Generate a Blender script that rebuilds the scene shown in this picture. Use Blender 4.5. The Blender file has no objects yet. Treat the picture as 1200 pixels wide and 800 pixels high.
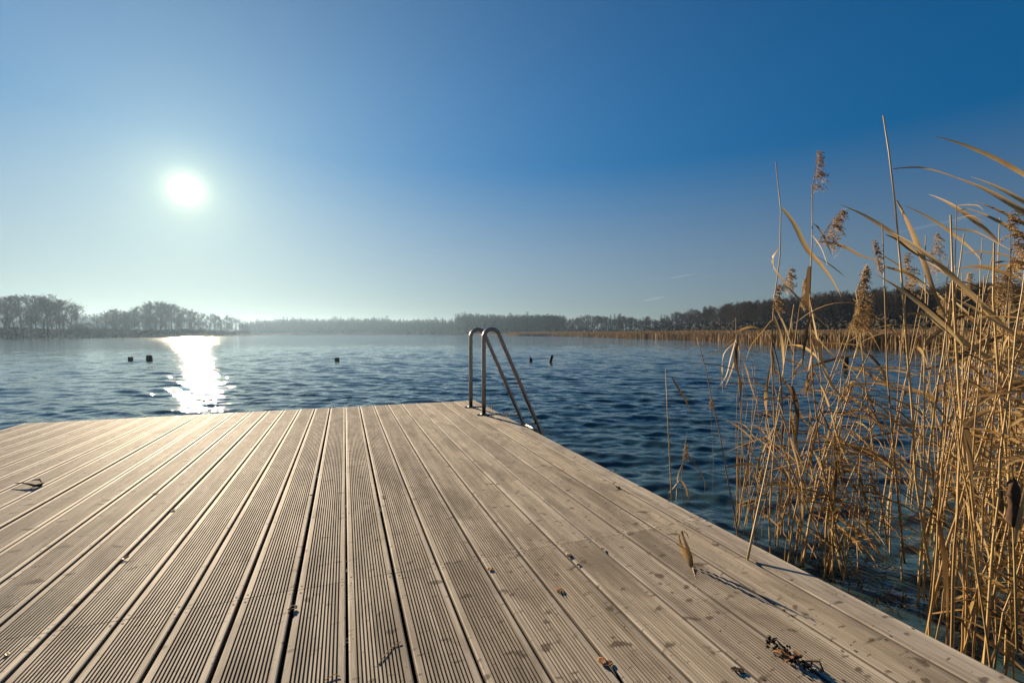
import bpy, math, random
import numpy as np
from mathutils import Vector, Matrix, noise

rnd = random.Random(7)
sc = bpy.context.scene
COL = sc.collection
R = math.radians

# ---------------------------------------------------------------- camera
CAM_H = 0.813            # above the deck surface (z = 0)
WATER = -0.50
FPX = 540.0              # focal length in pixels of the 1200 px wide photo
YAW, PITCH = R(19.95), R(-1.06)
cam_d = bpy.data.cameras.new("camera")
cam = bpy.data.objects.new("camera", cam_d); COL.objects.link(cam)
cam_d.sensor_width = 36.0; cam_d.sensor_fit = 'HORIZONTAL'
cam_d.lens = FPX / 1200 * 36.0
cam_d.clip_start = 0.05; cam_d.clip_end = 20000
cam.location = (0, 0, CAM_H)
cam.rotation_euler = (R(90) + PITCH, 0, -YAW)
sc.camera = cam

# ---------------------------------------------------------------- light
SUN_EL, SUN_AZ = R(14.2), R(-15.17)        # azimuth clockwise from +Y
SUN_DIR = Vector((math.sin(SUN_AZ) * math.cos(SUN_EL), math.cos(SUN_AZ) * math.cos(SUN_EL), math.sin(SUN_EL)))
w = bpy.data.worlds.new("World"); sc.world = w; w.use_nodes = True
nt = w.node_tree; nt.nodes.clear()
def wn(t, **k):
    n = nt.nodes.new(t)
    for a, b in k.items(): setattr(n, a, b)
    return n
sky = wn('ShaderNodeTexSky', sky_type='NISHITA', sun_disc=False, sun_elevation=SUN_EL, sun_rotation=SUN_AZ,
         altitude=0, air_density=1.0, dust_density=0.0, ozone_density=6.0)
SKY_STRENGTH = 0.05
hsv = wn('ShaderNodeHueSaturation'); hsv.inputs['Saturation'].default_value = 1.4; hsv.inputs['Value'].default_value = .80
gam = wn('ShaderNodeGamma'); gam.inputs['Gamma'].default_value = 1.0
bg = wn('ShaderNodeBackground'); bg.inputs['Strength'].default_value = SKY_STRENGTH
nt.links.new(sky.outputs[0], hsv.inputs['Color']); nt.links.new(hsv.outputs[0], gam.inputs[0])
nt.links.new(gam.outputs[0], bg.inputs['Color'])
# the air is cleaner and bluer overhead, paler towards the horizon
tcz = wn('ShaderNodeTexCoord'); sxyz = wn('ShaderNodeSeparateXYZ'); nt.links.new(tcz.outputs['Generated'], sxyz.inputs[0])
def by_height(lo, hi, inp, z0=.02, z1=.50):
    m_ = wn('ShaderNodeMapRange', interpolation_type='SMOOTHSTEP'); m_.inputs['From Min'].default_value = z0; m_.inputs['From Max'].default_value = z1
    m_.inputs['To Min'].default_value = lo; m_.inputs['To Max'].default_value = hi
    nt.links.new(sxyz.outputs['Z'], m_.inputs['Value']); nt.links.new(m_.outputs[0], inp)
hsv.inputs['Hue'].default_value = .4945
by_height(.66, 1.42, hsv.inputs['Saturation']); by_height(.45, .80, hsv.inputs['Value'], .0, .50)
# the sun itself and the bright air close around it, in the sky's own directions
tc = wn('ShaderNodeTexCoord')
dot = wn('ShaderNodeVectorMath', operation='DOT_PRODUCT'); dot.inputs[1].default_value = SUN_DIR
nt.links.new(tc.outputs['Generated'], dot.inputs[0])
mn = wn('ShaderNodeMath', operation='MINIMUM'); mn.inputs[1].default_value = 1.0
nt.links.new(dot.outputs['Value'], mn.inputs[0])
ac = wn('ShaderNodeMath', operation='ARCCOSINE'); nt.links.new(mn.outputs[0], ac.inputs[0])
def glow(sig, amp):
    a = wn('ShaderNodeMath', operation='DIVIDE'); a.inputs[1].default_value = -R(sig); nt.links.new(ac.outputs[0], a.inputs[0])
    e = wn('ShaderNodeMath', operation='EXPONENT'); nt.links.new(a.outputs[0], e.inputs[0])
    m = wn('ShaderNodeMath', operation='MULTIPLY'); m.inputs[1].default_value = amp; nt.links.new(e.outputs[0], m.inputs[0])
    return m
g1, g2, g3 = glow(0.50, 1.9), glow(18.0, 0.175), glow(2.6, .17)
ad = wn('ShaderNodeMath', operation='ADD'); nt.links.new(g1.outputs[0], ad.inputs[0]); nt.links.new(g2.outputs[0], ad.inputs[1])
ad2 = wn('ShaderNodeMath', operation='ADD'); nt.links.new(ad.outputs[0], ad2.inputs[0]); nt.links.new(g3.outputs[0], ad2.inputs[1]); ad = ad2
bg2 = wn('ShaderNodeBackground'); bg2.inputs['Color'].default_value = (.92, .93, .44, 1)
nt.links.new(ad.outputs[0], bg2.inputs['Strength'])
ash = wn('ShaderNodeAddShader'); nt.links.new(bg.outputs[0], ash.inputs[0]); nt.links.new(bg2.outputs[0], ash.inputs[1])
wo = wn('ShaderNodeOutputWorld'); nt.links.new(ash.outputs[0], wo.inputs['Surface'])

sd = bpy.data.lights.new("sun", 'SUN'); sd.energy = 5.0; sd.angle = R(0.5); sd.color = (1.0, 0.80, 0.56)
so = bpy.data.objects.new("sun", sd); COL.objects.link(so)
so.rotation_euler = SUN_DIR.to_track_quat('Z', 'Y').to_euler()

# ---------------------------------------------------------------- exposure, render
sc.view_settings.view_transform = 'Standard'; sc.view_settings.look = 'None'
sc.view_settings.exposure = 1.3; sc.view_settings.gamma = 1.0
sc.view_settings.use_curve_mapping = False
sc.render.engine = 'CYCLES'
cy = sc.cycles
cy.max_bounces = 6; cy.diffuse_bounces = 3; cy.glossy_bounces = 3; cy.transmission_bounces = 4
cy.volume_bounces = 0; cy.transparent_max_bounces = 8
cy.use_denoising = True
try: cy.denoiser = 'OPENIMAGEDENOISE'
except Exception: pass
cy.sample_clamp_indirect = 6.0

# ---------------------------------------------------------------- pixel <-> place helpers (photo measured at 1200 x 800)
_f = Vector((math.sin(YAW) * math.cos(PITCH), math.cos(YAW) * math.cos(PITCH), math.sin(PITCH)))
_r = Vector((math.cos(YAW), -math.sin(YAW), 0)); _u = _r.cross(_f)
EYE = Vector((0, 0, CAM_H))
def ray(x, y): return (_f * FPX + _r * (x - 600) + _u * (400 - y)).normalized()
def ground(x, y, z=0.0):
    d = ray(x, y); return EYE + d * ((z - CAM_H) / d.z)
def at(x, y, dist):
    d = ray(x, y); return EYE + d * (dist / math.hypot(d.x, d.y))
def az_of(x): d = ray(x, 390); return math.atan2(d.x, d.y)
def polar(az, r, z=0.0): return Vector((math.sin(az) * r, math.cos(az) * r, z))
def off_axis(x): return FPX / math.hypot(FPX, x - 600)      # wide lens: things off the axis look taller
def lerp(a, b, t): return a + (b - a) * t
def interp(x, pts):
    if x <= pts[0][0]: return pts[0][1]
    for (a, fa), (b, fb) in zip(pts, pts[1:]):
        if x <= b: return lerp(fa, fb, (x - a) / (b - a))
    return pts[-1][1]

# ---------------------------------------------------------------- object helpers
def tag(o, label=None, cat=None, group=None, kind=None):
    if label: o['label'] = label
    if cat: o['category'] = cat
    if group: o['group'] = group
    if kind: o['kind'] = kind
    return o
def empty(name, loc=(0, 0, 0), rz=0.0):
    o = bpy.data.objects.new(name, None); COL.objects.link(o)
    o.location = loc; o.rotation_euler = (0, 0, rz); o.empty_display_size = .1
    return o
def copy_tree(o, parent=None):
    c = o.copy(); COL.objects.link(c)
    if parent: c.parent = parent
    for ch in o.children: copy_tree(ch, c)
    return c
class MB:
    def __init__(s): s.v = []; s.f = []; s.mi = []; s.attr = []; s.cur = 0.0
    def av(s, p): s.v.append((p[0], p[1], p[2])); s.attr.append(s.cur); return len(s.v) - 1
    def af(s, idx, m=0): s.f.append(tuple(idx)); s.mi.append(m)
    def tube(s, path, radii, sides=8, m=0, cap=True):
        path = [Vector(p) for p in path]; n = len(path)
        if not hasattr(radii, '__len__'): radii = [radii] * n
        rings = []; ref = None
        for i, p in enumerate(path):
            t = (path[min(i + 1, n - 1)] - path[max(i - 1, 0)]).normalized()
            if ref is None:
                ref = Vector((0, 0, 1)) if abs(t.z) < .9 else Vector((1, 0, 0))
                ref = (ref - t * ref.dot(t)).normalized()
            else:
                ref = (ref - t * ref.dot(t)); ref = ref.normalized() if ref.length > 1e-6 else t.orthogonal().normalized()
            b = t.cross(ref)
            rings.append([s.av(p + (ref * math.cos(2 * math.pi * k / sides) + b * math.sin(2 * math.pi * k / sides)) * radii[i]) for k in range(sides)])
        for a, b in zip(rings, rings[1:]):
            for k in range(sides): s.af((a[k], a[(k + 1) % sides], b[(k + 1) % sides], b[k]), m)
        if cap:
            s.af(rings[0][::-1], m); s.af(rings[-1], m)
    def box(s, lo, hi, m=0):
        x0, y0, z0 = lo; x1, y1, z1 = hi
        i = [s.av(p) for p in ((x0, y0, z0), (x1, y0, z0), (x1, y1, z0), (x0, y1, z0), (x0, y0, z1), (x1, y0, z1), (x1, y1, z1), (x0, y1, z1))]
        for q in ((3, 2, 1, 0), (4, 5, 6, 7), (0, 1, 5, 4), (1, 2, 6, 5), (2, 3, 7, 6), (3, 0, 4, 7)): s.af([i[k] for k in q], m)
    def ribbon(s, path, widths, twist=None, fold=0.25, m=0, side=None):
        """a leaf blade, two quads wide with a shallow keel"""
        path = [Vector(p) for p in path]; n = len(path); prev = None; rows = []
        for i, p in enumerate(path):
            t = (path[min(i + 1, n - 1)] - path[max(i - 1, 0)]).normalized()
            if side is not None: l = Vector(side)
            else: l = t.cross(Vector((0, 0, 1)))
            if l.length < 1e-3: l = prev or Vector((1, 0, 0))
            l = (l - t * l.dot(t)).normalized()
            if prev and side is None and l.dot(prev) < 0: l = -l
            prev = l; up = l.cross(t)
            a = twist[i] if twist else 0
            l2 = l * math.cos(a) + up * math.sin(a); u2 = -l * math.sin(a) + up * math.cos(a)
            hw = widths[i] * .5
            rows.append((s.av(p - l2 * hw), s.av(p - u2 * hw * fold), s.av(p + l2 * hw)))
        for a, b in zip(rows, rows[1:]):
            s.af((a[0], a[1], b[1], b[0]), m); s.af((a[1], a[2], b[2], b[1]), m)
    def mesh(s, name, mats, smooth=True, attr=False):
        me = bpy.data.meshes.new(name); me.from_pydata(s.v, [], s.f)
        for mt in mats: me.materials.append(mt)
        me.polygons.foreach_set('material_index', s.mi)
        if smooth: me.polygons.foreach_set('use_smooth', [True] * len(me.polygons))
        if attr:
            at_ = me.attributes.new('rnd', 'FLOAT', 'POINT'); at_.data.foreach_set('value', s.attr)
        me.update(); return me
    def build(s, name, mats, parent=None, smooth=True, attr=False, loc=None):
        if not isinstance(mats, (list, tuple)): mats = [mats]
        o = bpy.data.objects.new(name, s.mesh(name, mats, smooth, attr)); COL.objects.link(o)
        if parent: o.parent = parent
        if loc is not None: o.location = loc
        return o

# ---------------------------------------------------------------- materials
class NT:
    """tiny node-tree writer"""
    def __init__(s, name):
        s.mat = bpy.data.materials.new(name); s.mat.use_nodes = True
        s.t = s.mat.node_tree; s.t.nodes.clear()
        s.out = s.n('ShaderNodeOutputMaterial')
    def n(s, t, **k):
        nd = s.t.nodes.new(t)
        for a, b in k.items(): setattr(nd, a, b)
        return nd
    def l(s, a, b): s.t.links.new(a, b)
    def val(s, inp, v):
        if hasattr(v, 'is_linked') or hasattr(v, 'links'): s.l(v, inp)
        else: inp.default_value = v
    def math(s, op, a, b=0.0, c=None, clamp=False):
        m = s.n('ShaderNodeMath', operation=op, use_clamp=clamp)
        s.val(m.inputs[0], a); s.val(m.inputs[1], b)
        if c is not None: s.val(m.inputs[2], c)
        return m.outputs[0]
    def mix(s, fac, a, b, mode='MIX'):
        m = s.n('ShaderNodeMix', data_type='RGBA', blend_type=mode)
        s.val(m.inputs[0], fac)
        for i, v in ((6, a), (7, b)):
            if isinstance(v, tuple): m.inputs[i].default_value = v if len(v) == 4 else (*v, 1)
            else: s.l(v, m.inputs[i])
        return m.outputs[2]
    def ramp(s, fac, stops):
        r = s.n('ShaderNodeValToRGB'); s.l(fac, r.inputs[0])
        el = r.color_ramp.elements
        while len(el) < len(stops): el.new(.5)
        for e, (p, c) in zip(el, stops):
            e.position = p; e.color = (c, c, c, 1) if not isinstance(c, tuple) else (*c, 1)
        return r.outputs[0]
    def noise(s, vec, scale, detail=3.0, rough=.5, dist=0.0):
        nz = s.n('ShaderNodeTexNoise'); s.l(vec, nz.inputs['Vector'])
        nz.inputs['Scale'].default_value = scale; nz.inputs['Detail'].default_value = detail
        nz.inputs['Roughness'].default_value = rough; nz.inputs['Distortion'].default_value = dist
        return nz
    def mapping(s, vec, scale=(1, 1, 1), loc=(0, 0, 0), rot=(0, 0, 0)):
        m = s.n('ShaderNodeMapping'); s.l(vec, m.inputs[0])
        m.inputs['Scale'].default_value = scale; m.inputs['Location'].default_value = loc; m.inputs['Rotation'].default_value = rot
        return m.outputs[0]

def simple(name, col, var=.25, scale=8, rough=.8, spec=.3, metal=0.0, col2=None, bump=0.0):
    m = NT(name); g = m.n('ShaderNodeTexCoord').outputs['Object']
    nz = m.noise(g, scale, 4)
    c2 = col2 or tuple(c * (1 - var) for c in col)
    c = m.mix(m.ramp(nz.outputs[0], [(.35, 0.0), (.65, 1.0)]), col, c2)
    p = m.n('ShaderNodeBsdfPrincipled'); m.l(c, p.inputs['Base Color'])
    p.inputs['Roughness'].default_value = rough; p.inputs['Metallic'].default_value = metal
    p.inputs['Specular IOR Level'].default_value = spec
    if bump:
        b = m.n('ShaderNodeBump'); b.inputs['Strength'].default_value = bump; b.inputs['Distance'].default_value = .01
        m.l(nz.outputs[0], b.inputs['Height']); m.l(b.outputs[0], p.inputs['Normal'])
    m.l(p.outputs[0], m.out.inputs[0]); return m.mat

def blade(name, col, col2, trans=.35, scale=(6, 6, 6), rough=.55):
    """dry leaf: light comes through it"""
    m = NT(name); tcn = m.n('ShaderNodeTexCoord').outputs['Object']
    info = m.n('ShaderNodeObjectInfo').outputs['Random']
    nz = m.noise(m.mapping(tcn, scale), 1.0, 4)
    f = m.math('ADD', nz.outputs[0], m.math('MULTIPLY', m.math('SUBTRACT', info, .5), .5))
    c = m.mix(m.ramp(f, [(.3, 0.0), (.7, 1.0)]), col, col2)
    p = m.n('ShaderNodeBsdfPrincipled'); m.l(c, p.inputs['Base Color']); p.inputs['Roughness'].default_value = rough
    p.inputs['Specular IOR Level'].default_value = .35
    t = m.n('ShaderNodeBsdfTranslucent'); m.l(c, t.inputs[0])
    mx = m.n('ShaderNodeMixShader'); mx.inputs[0].default_value = trans
    m.l(p.outputs[0], mx.inputs[1]); m.l(t.outputs[0], mx.inputs[2]); m.l(mx.outputs[0], m.out.inputs[0])
    return m.mat

def wood_mat():
    m = NT('weathered_wood')
    geo = m.n('ShaderNodeTexCoord').outputs['Object']
    at_ = m.n('ShaderNodeAttribute', attribute_name='rnd').outputs['Fac']
    off = m.n('ShaderNodeCombineXYZ'); m.l(m.math('MULTIPLY', at_, 7.3), off.inputs[0]); m.l(m.math('MULTIPLY', at_, 31.7), off.inputs[1])
    add = m.n('ShaderNodeVectorMath', operation='ADD'); m.l(geo, add.inputs[0]); m.l(off.outputs[0], add.inputs[1])
    v = add.outputs[0]
    grain = m.noise(m.mapping(v, (60, 1.6, 60)), 1.0, 6, .6, .3).outputs[0]
    fine = m.noise(m.mapping(v, (260, 9, 260)), 1.0, 3).outputs[0]
    blot = m.noise(m.mapping(v, (7, 2.2, 7)), 1.0, 5, .6, .5).outputs[0]
    wide = m.noise(geo, .9, 3).outputs[0]
    tone = m.math('ADD', m.math('MULTIPLY', grain, .55), m.math('MULTIPLY', fine, .45))
    c = m.mix(m.ramp(tone, [(.38, 0.0), (.62, 1.0)]), (.185, .158, .118), (.55, .49, .39))
    # board to board difference
    c = m.mix(m.math('MULTIPLY', at_, .5), c, (.30, .265, .225))
    at2 = m.math('FRACT', m.math('MULTIPLY', at_, 17.3))
    c = m.mix(m.math('MULTIPLY', at2, .6), c, m.mix(.55, c, (.20, .16, .12)))
    lng = m.noise(m.mapping(v, (34, .7, 34)), 1.0, 4, .6, .4).outputs[0]
    c = m.mix(m.ramp(lng, [(.45, 0.0), (.62, .5)]), c, (.60, .52, .41))
    crack = m.noise(m.mapping(v, (170, 1.1, 170)), 1.0, 3, .6, .2).outputs[0]
    c = m.mix(m.ramp(crack, [(.60, 0.0), (.68, .6)]), c, (.12, .09, .065))
    # grey weather stains
    c = m.mix(m.ramp(blot, [(.45, 0.0), (.64, .75)]), c, (.15, .125, .098))
    c = m.mix(m.ramp(wide, [(.45, 0.0), (.75, .3)]), c, (.40, .33, .24))
    # knots and cross-wise dark dashes
    kn = m.noise(m.mapping(v, (15, 21, 15)), 1.0, 2, .4).outputs[0]
    c = m.mix(m.ramp(kn, [(.645, 0.0), (.70, .8)]), c, (.075, .055, .042))
    dash = m.noise(m.mapping(v, (22, 70, 22)), 1.0, 2, .5).outputs[0]
    c = m.mix(m.ramp(dash, [(.655, 0.0), (.70, .75)]), c, (.09, .068, .05))
    # specks of dirt
    vo = m.n('ShaderNodeTexVoronoi'); m.l(v, vo.inputs['Vector']); vo.inputs['Scale'].default_value = 30
    sp = m.math('LESS_THAN', vo.outputs['Distance'], m.math('MULTIPLY', m.math('GREATER_THAN', m.noise(v, 9, 2).outputs[0], .51), .085))
    c = m.mix(m.math('MULTIPLY', sp, .85), c, (.05, .036, .026))
    # dirt in the grooves (below the ridges), darkened to strengthen their shade
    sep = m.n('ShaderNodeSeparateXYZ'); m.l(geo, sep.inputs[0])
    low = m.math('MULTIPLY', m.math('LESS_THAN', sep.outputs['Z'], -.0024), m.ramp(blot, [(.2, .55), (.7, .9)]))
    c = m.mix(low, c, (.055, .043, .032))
    p = m.n('ShaderNodeBsdfPrincipled'); m.l(c, p.inputs['Base Color'])
    p.inputs['Roughness'].default_value = .72; p.inputs['Specular IOR Level'].default_value = .13
    b = m.n('ShaderNodeBump'); b.inputs['Strength'].default_value = .35; b.inputs['Distance'].default_value = .002
    m.l(tone, b.inputs['Height']); m.l(b.outputs[0], p.inputs['Normal'])
    m.l(p.outputs[0], m.out.inputs[0]); return m.mat

def water_mat():
    m = NT('lake_water')
    g = m.n('ShaderNodeNewGeometry')
    pos = g.outputs['Position']
    ra = (0, 0, R(25))   # crests lie across the wind
    def slope(scale, stretch, amp, loc):
        nz = m.noise(m.mapping(pos, (scale, scale * stretch, scale), loc, ra), 1.0, 2, .5)
        s_ = m.n('ShaderNodeVectorMath', operation='SUBTRACT'); m.l(nz.outputs['Color'], s_.inputs[0]); s_.inputs[1].default_value = (.5, .5, .5)
        x = m.n('ShaderNodeVectorMath', operation='MULTIPLY'); m.l(s_.outputs[0], x.inputs[0]); x.inputs[1].default_value = (amp * .6, amp, 0)
        return x.outputs[0]
    def vadd(a, b):
        x = m.n('ShaderNodeVectorMath', operation='ADD'); m.l(a, x.inputs[0]); m.l(b, x.inputs[1]); return x.outputs[0]
    s_ = vadd(vadd(slope(2.4, 2.0, .22, (3, 1, 0)), slope(9, 1.7, .26, (7, 9, 0))), slope(26, 1.4, .18, (1, 5, 0)))
    gust = m.noise(m.mapping(pos, (.05, .11, .05), (0, 0, 0), ra), 1.0, 3).outputs[0]
    far = m.n('ShaderNodeVectorMath', operation='LENGTH'); m.l(pos, far.inputs[0])
    mr = m.n('ShaderNodeMapRange'); m.l(far.outputs['Value'], mr.inputs['Value'])          # beyond the modelled waves the ripples carry all the slope
    for i_, v_ in ((1, 12.0), (2, 75.0), (3, 1.0), (4, 3.2)): mr.inputs[i_].default_value = v_
    k = m.n('ShaderNodeVectorMath', operation='SCALE'); m.l(s_, k.inputs[0]); patch = m.noise(m.mapping(pos, (1.6, 2.6, 1.6), (4, 2, 0), ra), 1.0, 3, .6).outputs[0]
    m.l(m.math('MULTIPLY', m.math('MULTIPLY', m.ramp(gust, [(.3, .65), (.7, 1.0)]), m.ramp(patch, [(.38, .35), (.62, 1.3)])), mr.outputs[0]), k.inputs['Scale'])
    nn = m.n('ShaderNodeVectorMath', operation='ADD'); m.l(g.outputs['Normal'], nn.inputs[0]); m.l(k.outputs[0], nn.inputs[1])
    no = m.n('ShaderNodeVectorMath', operation='NORMALIZE'); m.l(nn.outputs[0], no.inputs[0])
    p = m.n('ShaderNodeBsdfPrincipled'); p.inputs['Base Color'].default_value = (.026, .055, .064, 1)
    mro = m.n('ShaderNodeMapRange'); m.l(far.outputs['Value'], mro.inputs['Value']); mro.interpolation_type = 'SMOOTHSTEP'
    for i_, v_ in ((1, 14.0), (2, 120.0), (3, .025), (4, .07)): mro.inputs[i_].default_value = v_
    m.l(mro.outputs[0], p.inputs['Roughness']); p.inputs['IOR'].default_value = 1.333
    m.l(no.outputs[0], p.inputs['Normal']); m.l(p.outputs[0], m.out.inputs[0]); return m.mat

def land_mat():
    m = NT('shore_ground'); g = m.n('ShaderNodeTexCoord').outputs['Object']
    a = m.noise(g, .15, 5).outputs[0]; b = m.noise(g, 2.5, 4).outputs[0]
    c = m.mix(m.ramp(a, [(.35, 0.0), (.65, 1.0)]), (.13, .10, .05), (.06, .065, .03))
    c = m.mix(m.ramp(b, [(.4, 0.0), (.7, .6)]), c, (.05, .038, .022))
    p = m.n('ShaderNodeBsdfPrincipled'); m.l(c, p.inputs['Base Color']); p.inputs['Roughness'].default_value = .95
    m.l(p.outputs[0], m.out.inputs[0]); return m.mat

M = dict(
    wood=wood_mat(), water=water_mat(), land=land_mat(),
    frame_wood=simple('dark_wet_wood', (.12, .09, .06), .5, 14, .85),
    screw=simple('dull_screw', (.035, .028, .024), .3, 60, .8),
    steel=simple('stainless_steel', (.36, .31, .27), .25, 30, .38, metal=1.0),
    old_wood=simple('black_old_wood', (.018, .015, .012), .5, 10, .8),
    bark=simple('bark', (.05, .042, .034), .45, 3, .95, spec=.1),
    twig=simple('twigs', (.06, .042, .029), .4, .7, .95, spec=.1),
    needle=simple('needles', (.032, .045, .026), .5, .6, .9, spec=.1),
    brush=simple('undergrowth', (.06, .05, .032), .5, .8, .95, spec=.1),
    stem=blade('reed_stem', (.50, .345, .14), (.31, .19, .07), .12, (8, 8, 2.5), .5),
    leaf=blade('reed_leaf', (.50, .36, .17), (.33, .20, .075), .40, (10, 10, 5)),
    tan_leaf=blade('tan_reed_leaf', (.44, .295, .13), (.25, .15, .055), .4, (10, 10, 5)),
    dark_leaf=blade('dark_reed_leaf', (.16, .105, .045), (.09, .055, .025), .3, (10, 10, 5)),
    plume=blade('reed_plume', (.50, .37, .19), (.31, .20, .095), .45, (20, 20, 20), .8),
    belt=blade('far_reeds', (.22, .145, .07), (.13, .085, .04), .15, (.5, .5, .5), .8),
    shaded_plume=simple('shade_brown_plume', (.10, .055, .03), .4, 60, .95),  # reed plume standing in shade, the shade put into its brown
    dead_leaf=blade('dead_leaf', (.36, .18, .07), (.16, .08, .035), .2, (60, 60, 60)),
    debris=simple('dark_debris', (.045, .03, .02), .5, 90, .9),
    weed=simple('dark_water_weed', (.035, .032, .014), .5, 20, .5),
    cloud=None,
)

# ================================================================= SETTING
# ---- land: one sheet from the lake bed out to the hills, shoreline as seen from the lake
SHORE = [(-180, 9), (-120, 14), (-75, 60), (-50, 140), (-32, 165), (-20, 175), (-14, 190), (-9.5, 330), (-6, 400), (9, 400), (14, 330),
         (18, 270), (20.5, 205), (24, 190), (34.5, 112), (43, 83), (46.5, 71), (49.5, 60), (56, 52), (66, 44), (80, 30), (100, 16), (125, 9), (180, 9)]
HILL = [(-180, 3), (-70, 4), (-40, 5), (-24, 6), (-12, 5), (0, 4), (60, 4), (180, 3)]
def shore_r(az):
    d = math.degrees(az); return interp(d, SHORE) * (1 + .02 * noise.noise(Vector((d * .5, 3, 0))))
def land_h(az, r):
    s = shore_r(az); t = r - s
    if t < 0: return WATER + max(-1.6, t * .12 if t > -6 else -.72 + (t + 6) * .05)
    h = WATER + .35 * (1 - math.exp(-t / 3)) + .5 * (1 - math.exp(-t / 60))
    far = max(0.0, min(1.0, (r - 430) / 260)); far = far * far * (3 - 2 * far)
    return h + interp(math.degrees(az), HILL) * far + .25 * noise.noise(polar(az, r) * .03)
mb = MB()
azs = [R(a) for a in list(range(-180, -45, 5)) + [-45 + .6 * i for i in range(200)] + list(range(75, 180, 5))]
radii = [0, 3, 6]
rel = [-14, -6, -3, -1, 0, .6, 1.5, 3, 6, 12, 25, 50, 90]
rings = []
for a in azs:
    s = shore_r(a); rs = [0.0, max(.5, s * .2), max(1, s * .5)] + [max(1.5 + .1 * i, s + q * (1 if s > 20 else .3)) for i, q in enumerate(rel)]
    last = rs[-1]; rs += [lerp(max(last + 20, 440 if last < 400 else last + 20), 900, i / 9) for i in range(10)]
    rings.append([mb.av(polar(a, r, land_h(a, r))) for r in rs])
for i in range(len(rings)):
    a, b = rings[i], rings[(i + 1) % len(rings)]
    for k in range(len(a) - 1): mb.af((a[k], a[k + 1], b[k + 1], b[k]))
tag(mb.build('terrain', M['land']), kind='structure')

# ---- lake: near water carries real waves, all of it fine ripples
def make_water():
    n_az = 940
    az = np.concatenate([np.radians(np.linspace(-34, 74, n_az)), np.radians(np.linspace(78, 322, 62))])
    r = [0.9]
    while r[-1] < 75: r.append(r[-1] + max(.022, r[-1] * .0042))
    r = np.array(r + [85, 100, 130, 180, 260, 380, 560, 880])
    A, RR = np.meshgrid(az, r, indexing='ij')
    X = np.sin(A) * RR; Y = np.cos(A) * RR; Z = np.zeros_like(X)
    g = np.random.default_rng(5)
    wind = math.radians(205)                       # travelling to the right and a little towards the dock
    cell = np.maximum(.022, RR * .0042)
    for i in range(95):
        lam = .11 * (1.1 / .11) ** g.random()
        th = wind + g.normal(0, .42)
        k = 2 * math.pi / lam
        amp = .0112 * lam * (1.0 if lam < .6 else .6) * (.5 + g.random())
        ph = g.random() * 6.283
        fade = np.clip((lam / cell - 3.0) / 4.0, 0, 1) * np.clip((74 - RR) / 34, 0, 1)
        c = np.cos(k * (X * math.sin(th) + Y * math.cos(th)) + ph)
        Z += amp * .42 * fade * (c + .18 * np.cos(2 * (k * (X * math.sin(th) + Y * math.cos(th)) + ph)))
    Z += WATER
    na, nr = X.shape
    verts = np.stack([X, Y, Z], -1).reshape(-1, 3)
    idx = np.arange(na * nr).reshape(na, nr); nx = np.roll(idx, -1, axis=0)
    q = np.stack([idx[:, :-1], idx[:, 1:], nx[:, 1:], nx[:, :-1]], -1).reshape(-1, 4)
    c = len(verts); verts = np.vstack([verts, [[0, 0, WATER]]])
    tri = [(int(nx[i, 0]), c, int(idx[i, 0])) for i in range(na)]
    me = bpy.data.meshes.new('lake'); me.from_pydata(verts.tolist(), [], [tuple(x) for x in q.tolist()] + [t[::-1] for t in tri])
    # face up
    me.update()
    if me.polygons[0].normal.z < 0: me.flip_normals()
    me.polygons.foreach_set('use_smooth', [True] * len(me.polygons)); me.materials.append(M['water'])
    o = bpy.data.objects.new('lake', me); COL.objects.link(o); return o
tag(make_water(), kind='structure')

# ---- trees
def bare_tree(seed, h, spread=.30, first=.28, dens=1.0, lean=0.0):
    q = random.Random(seed); tr = MB(); tw = MB()
    def limb(p, d, L, r, lev):
        n = 5 if lev < 2 else 3
        pts = [p]; dd = d.copy()
        for i in range(n):
            j = .16 if lev else .07
            dd = (dd + Vector((q.gauss(0, j), q.gauss(0, j), q.gauss(.05 if lev else .02, j * .6)))).normalized()
            pts.append(pts[-1] + dd * L / n)
        rad = [max(.016, r * (1 - .72 * i / n)) for i in range(n + 1)]
        (tr if lev < 2 else tw).tube(pts, rad, 6 if lev == 0 else (4 if lev == 1 else 3), cap=False)
        return pts, rad, dd
    d0 = Vector((lean, q.gauss(0, .04), 1)).normalized()
    pts, rad, _ = limb(Vector((0, 0, -.3)), d0, h * .9, h * .016 + .04, 0)
    def along(pts, t):
        x = t * (len(pts) - 1); i = min(int(x), len(pts) - 2); return pts[i].lerp(pts[i + 1], x - i)
    def grow(p, d, L, r, lev):
        pts, rad, dd = limb(p, d, L, r, lev)
        if lev >= 3: return
        k = int({1: 9, 2: 7}[lev] * dens + q.random())
        for i in range(k):
            t = q.uniform(.25, 1.0); a = q.uniform(0, 6.283)
            side = Vector((math.cos(a), math.sin(a), q.uniform(-.1, .7)))
            nd = (dd * .75 + side * .75).normalized()
            grow(along(pts, t), nd, L * q.uniform(.38, .62), max(.022, r * .42), lev + 1)
    nb = int(23 * dens)
    for i in range(nb):
        t = lerp(first, 1.0, (i + q.random()) / nb); a = q.uniform(0, 6.283)
        prof = math.sin(math.pi * min(1, .12 + .88 * (t - first) / (1 - first)) ** .8) * .75 + .30
        nd = Vector((math.cos(a), math.sin(a), q.uniform(.25, 1.0))).normalized()
        grow(along(pts, t), nd, h * spread * prof * q.uniform(.75, 1.15), h * .0052 * (1.25 - t * .6), 1)
    return tr.mesh('trunk', [M['bark']]), tw.mesh('crown', [M['twig']]), sorted(v[2] for v in tw.v)[int(len(tw.v) * .992)]
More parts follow.
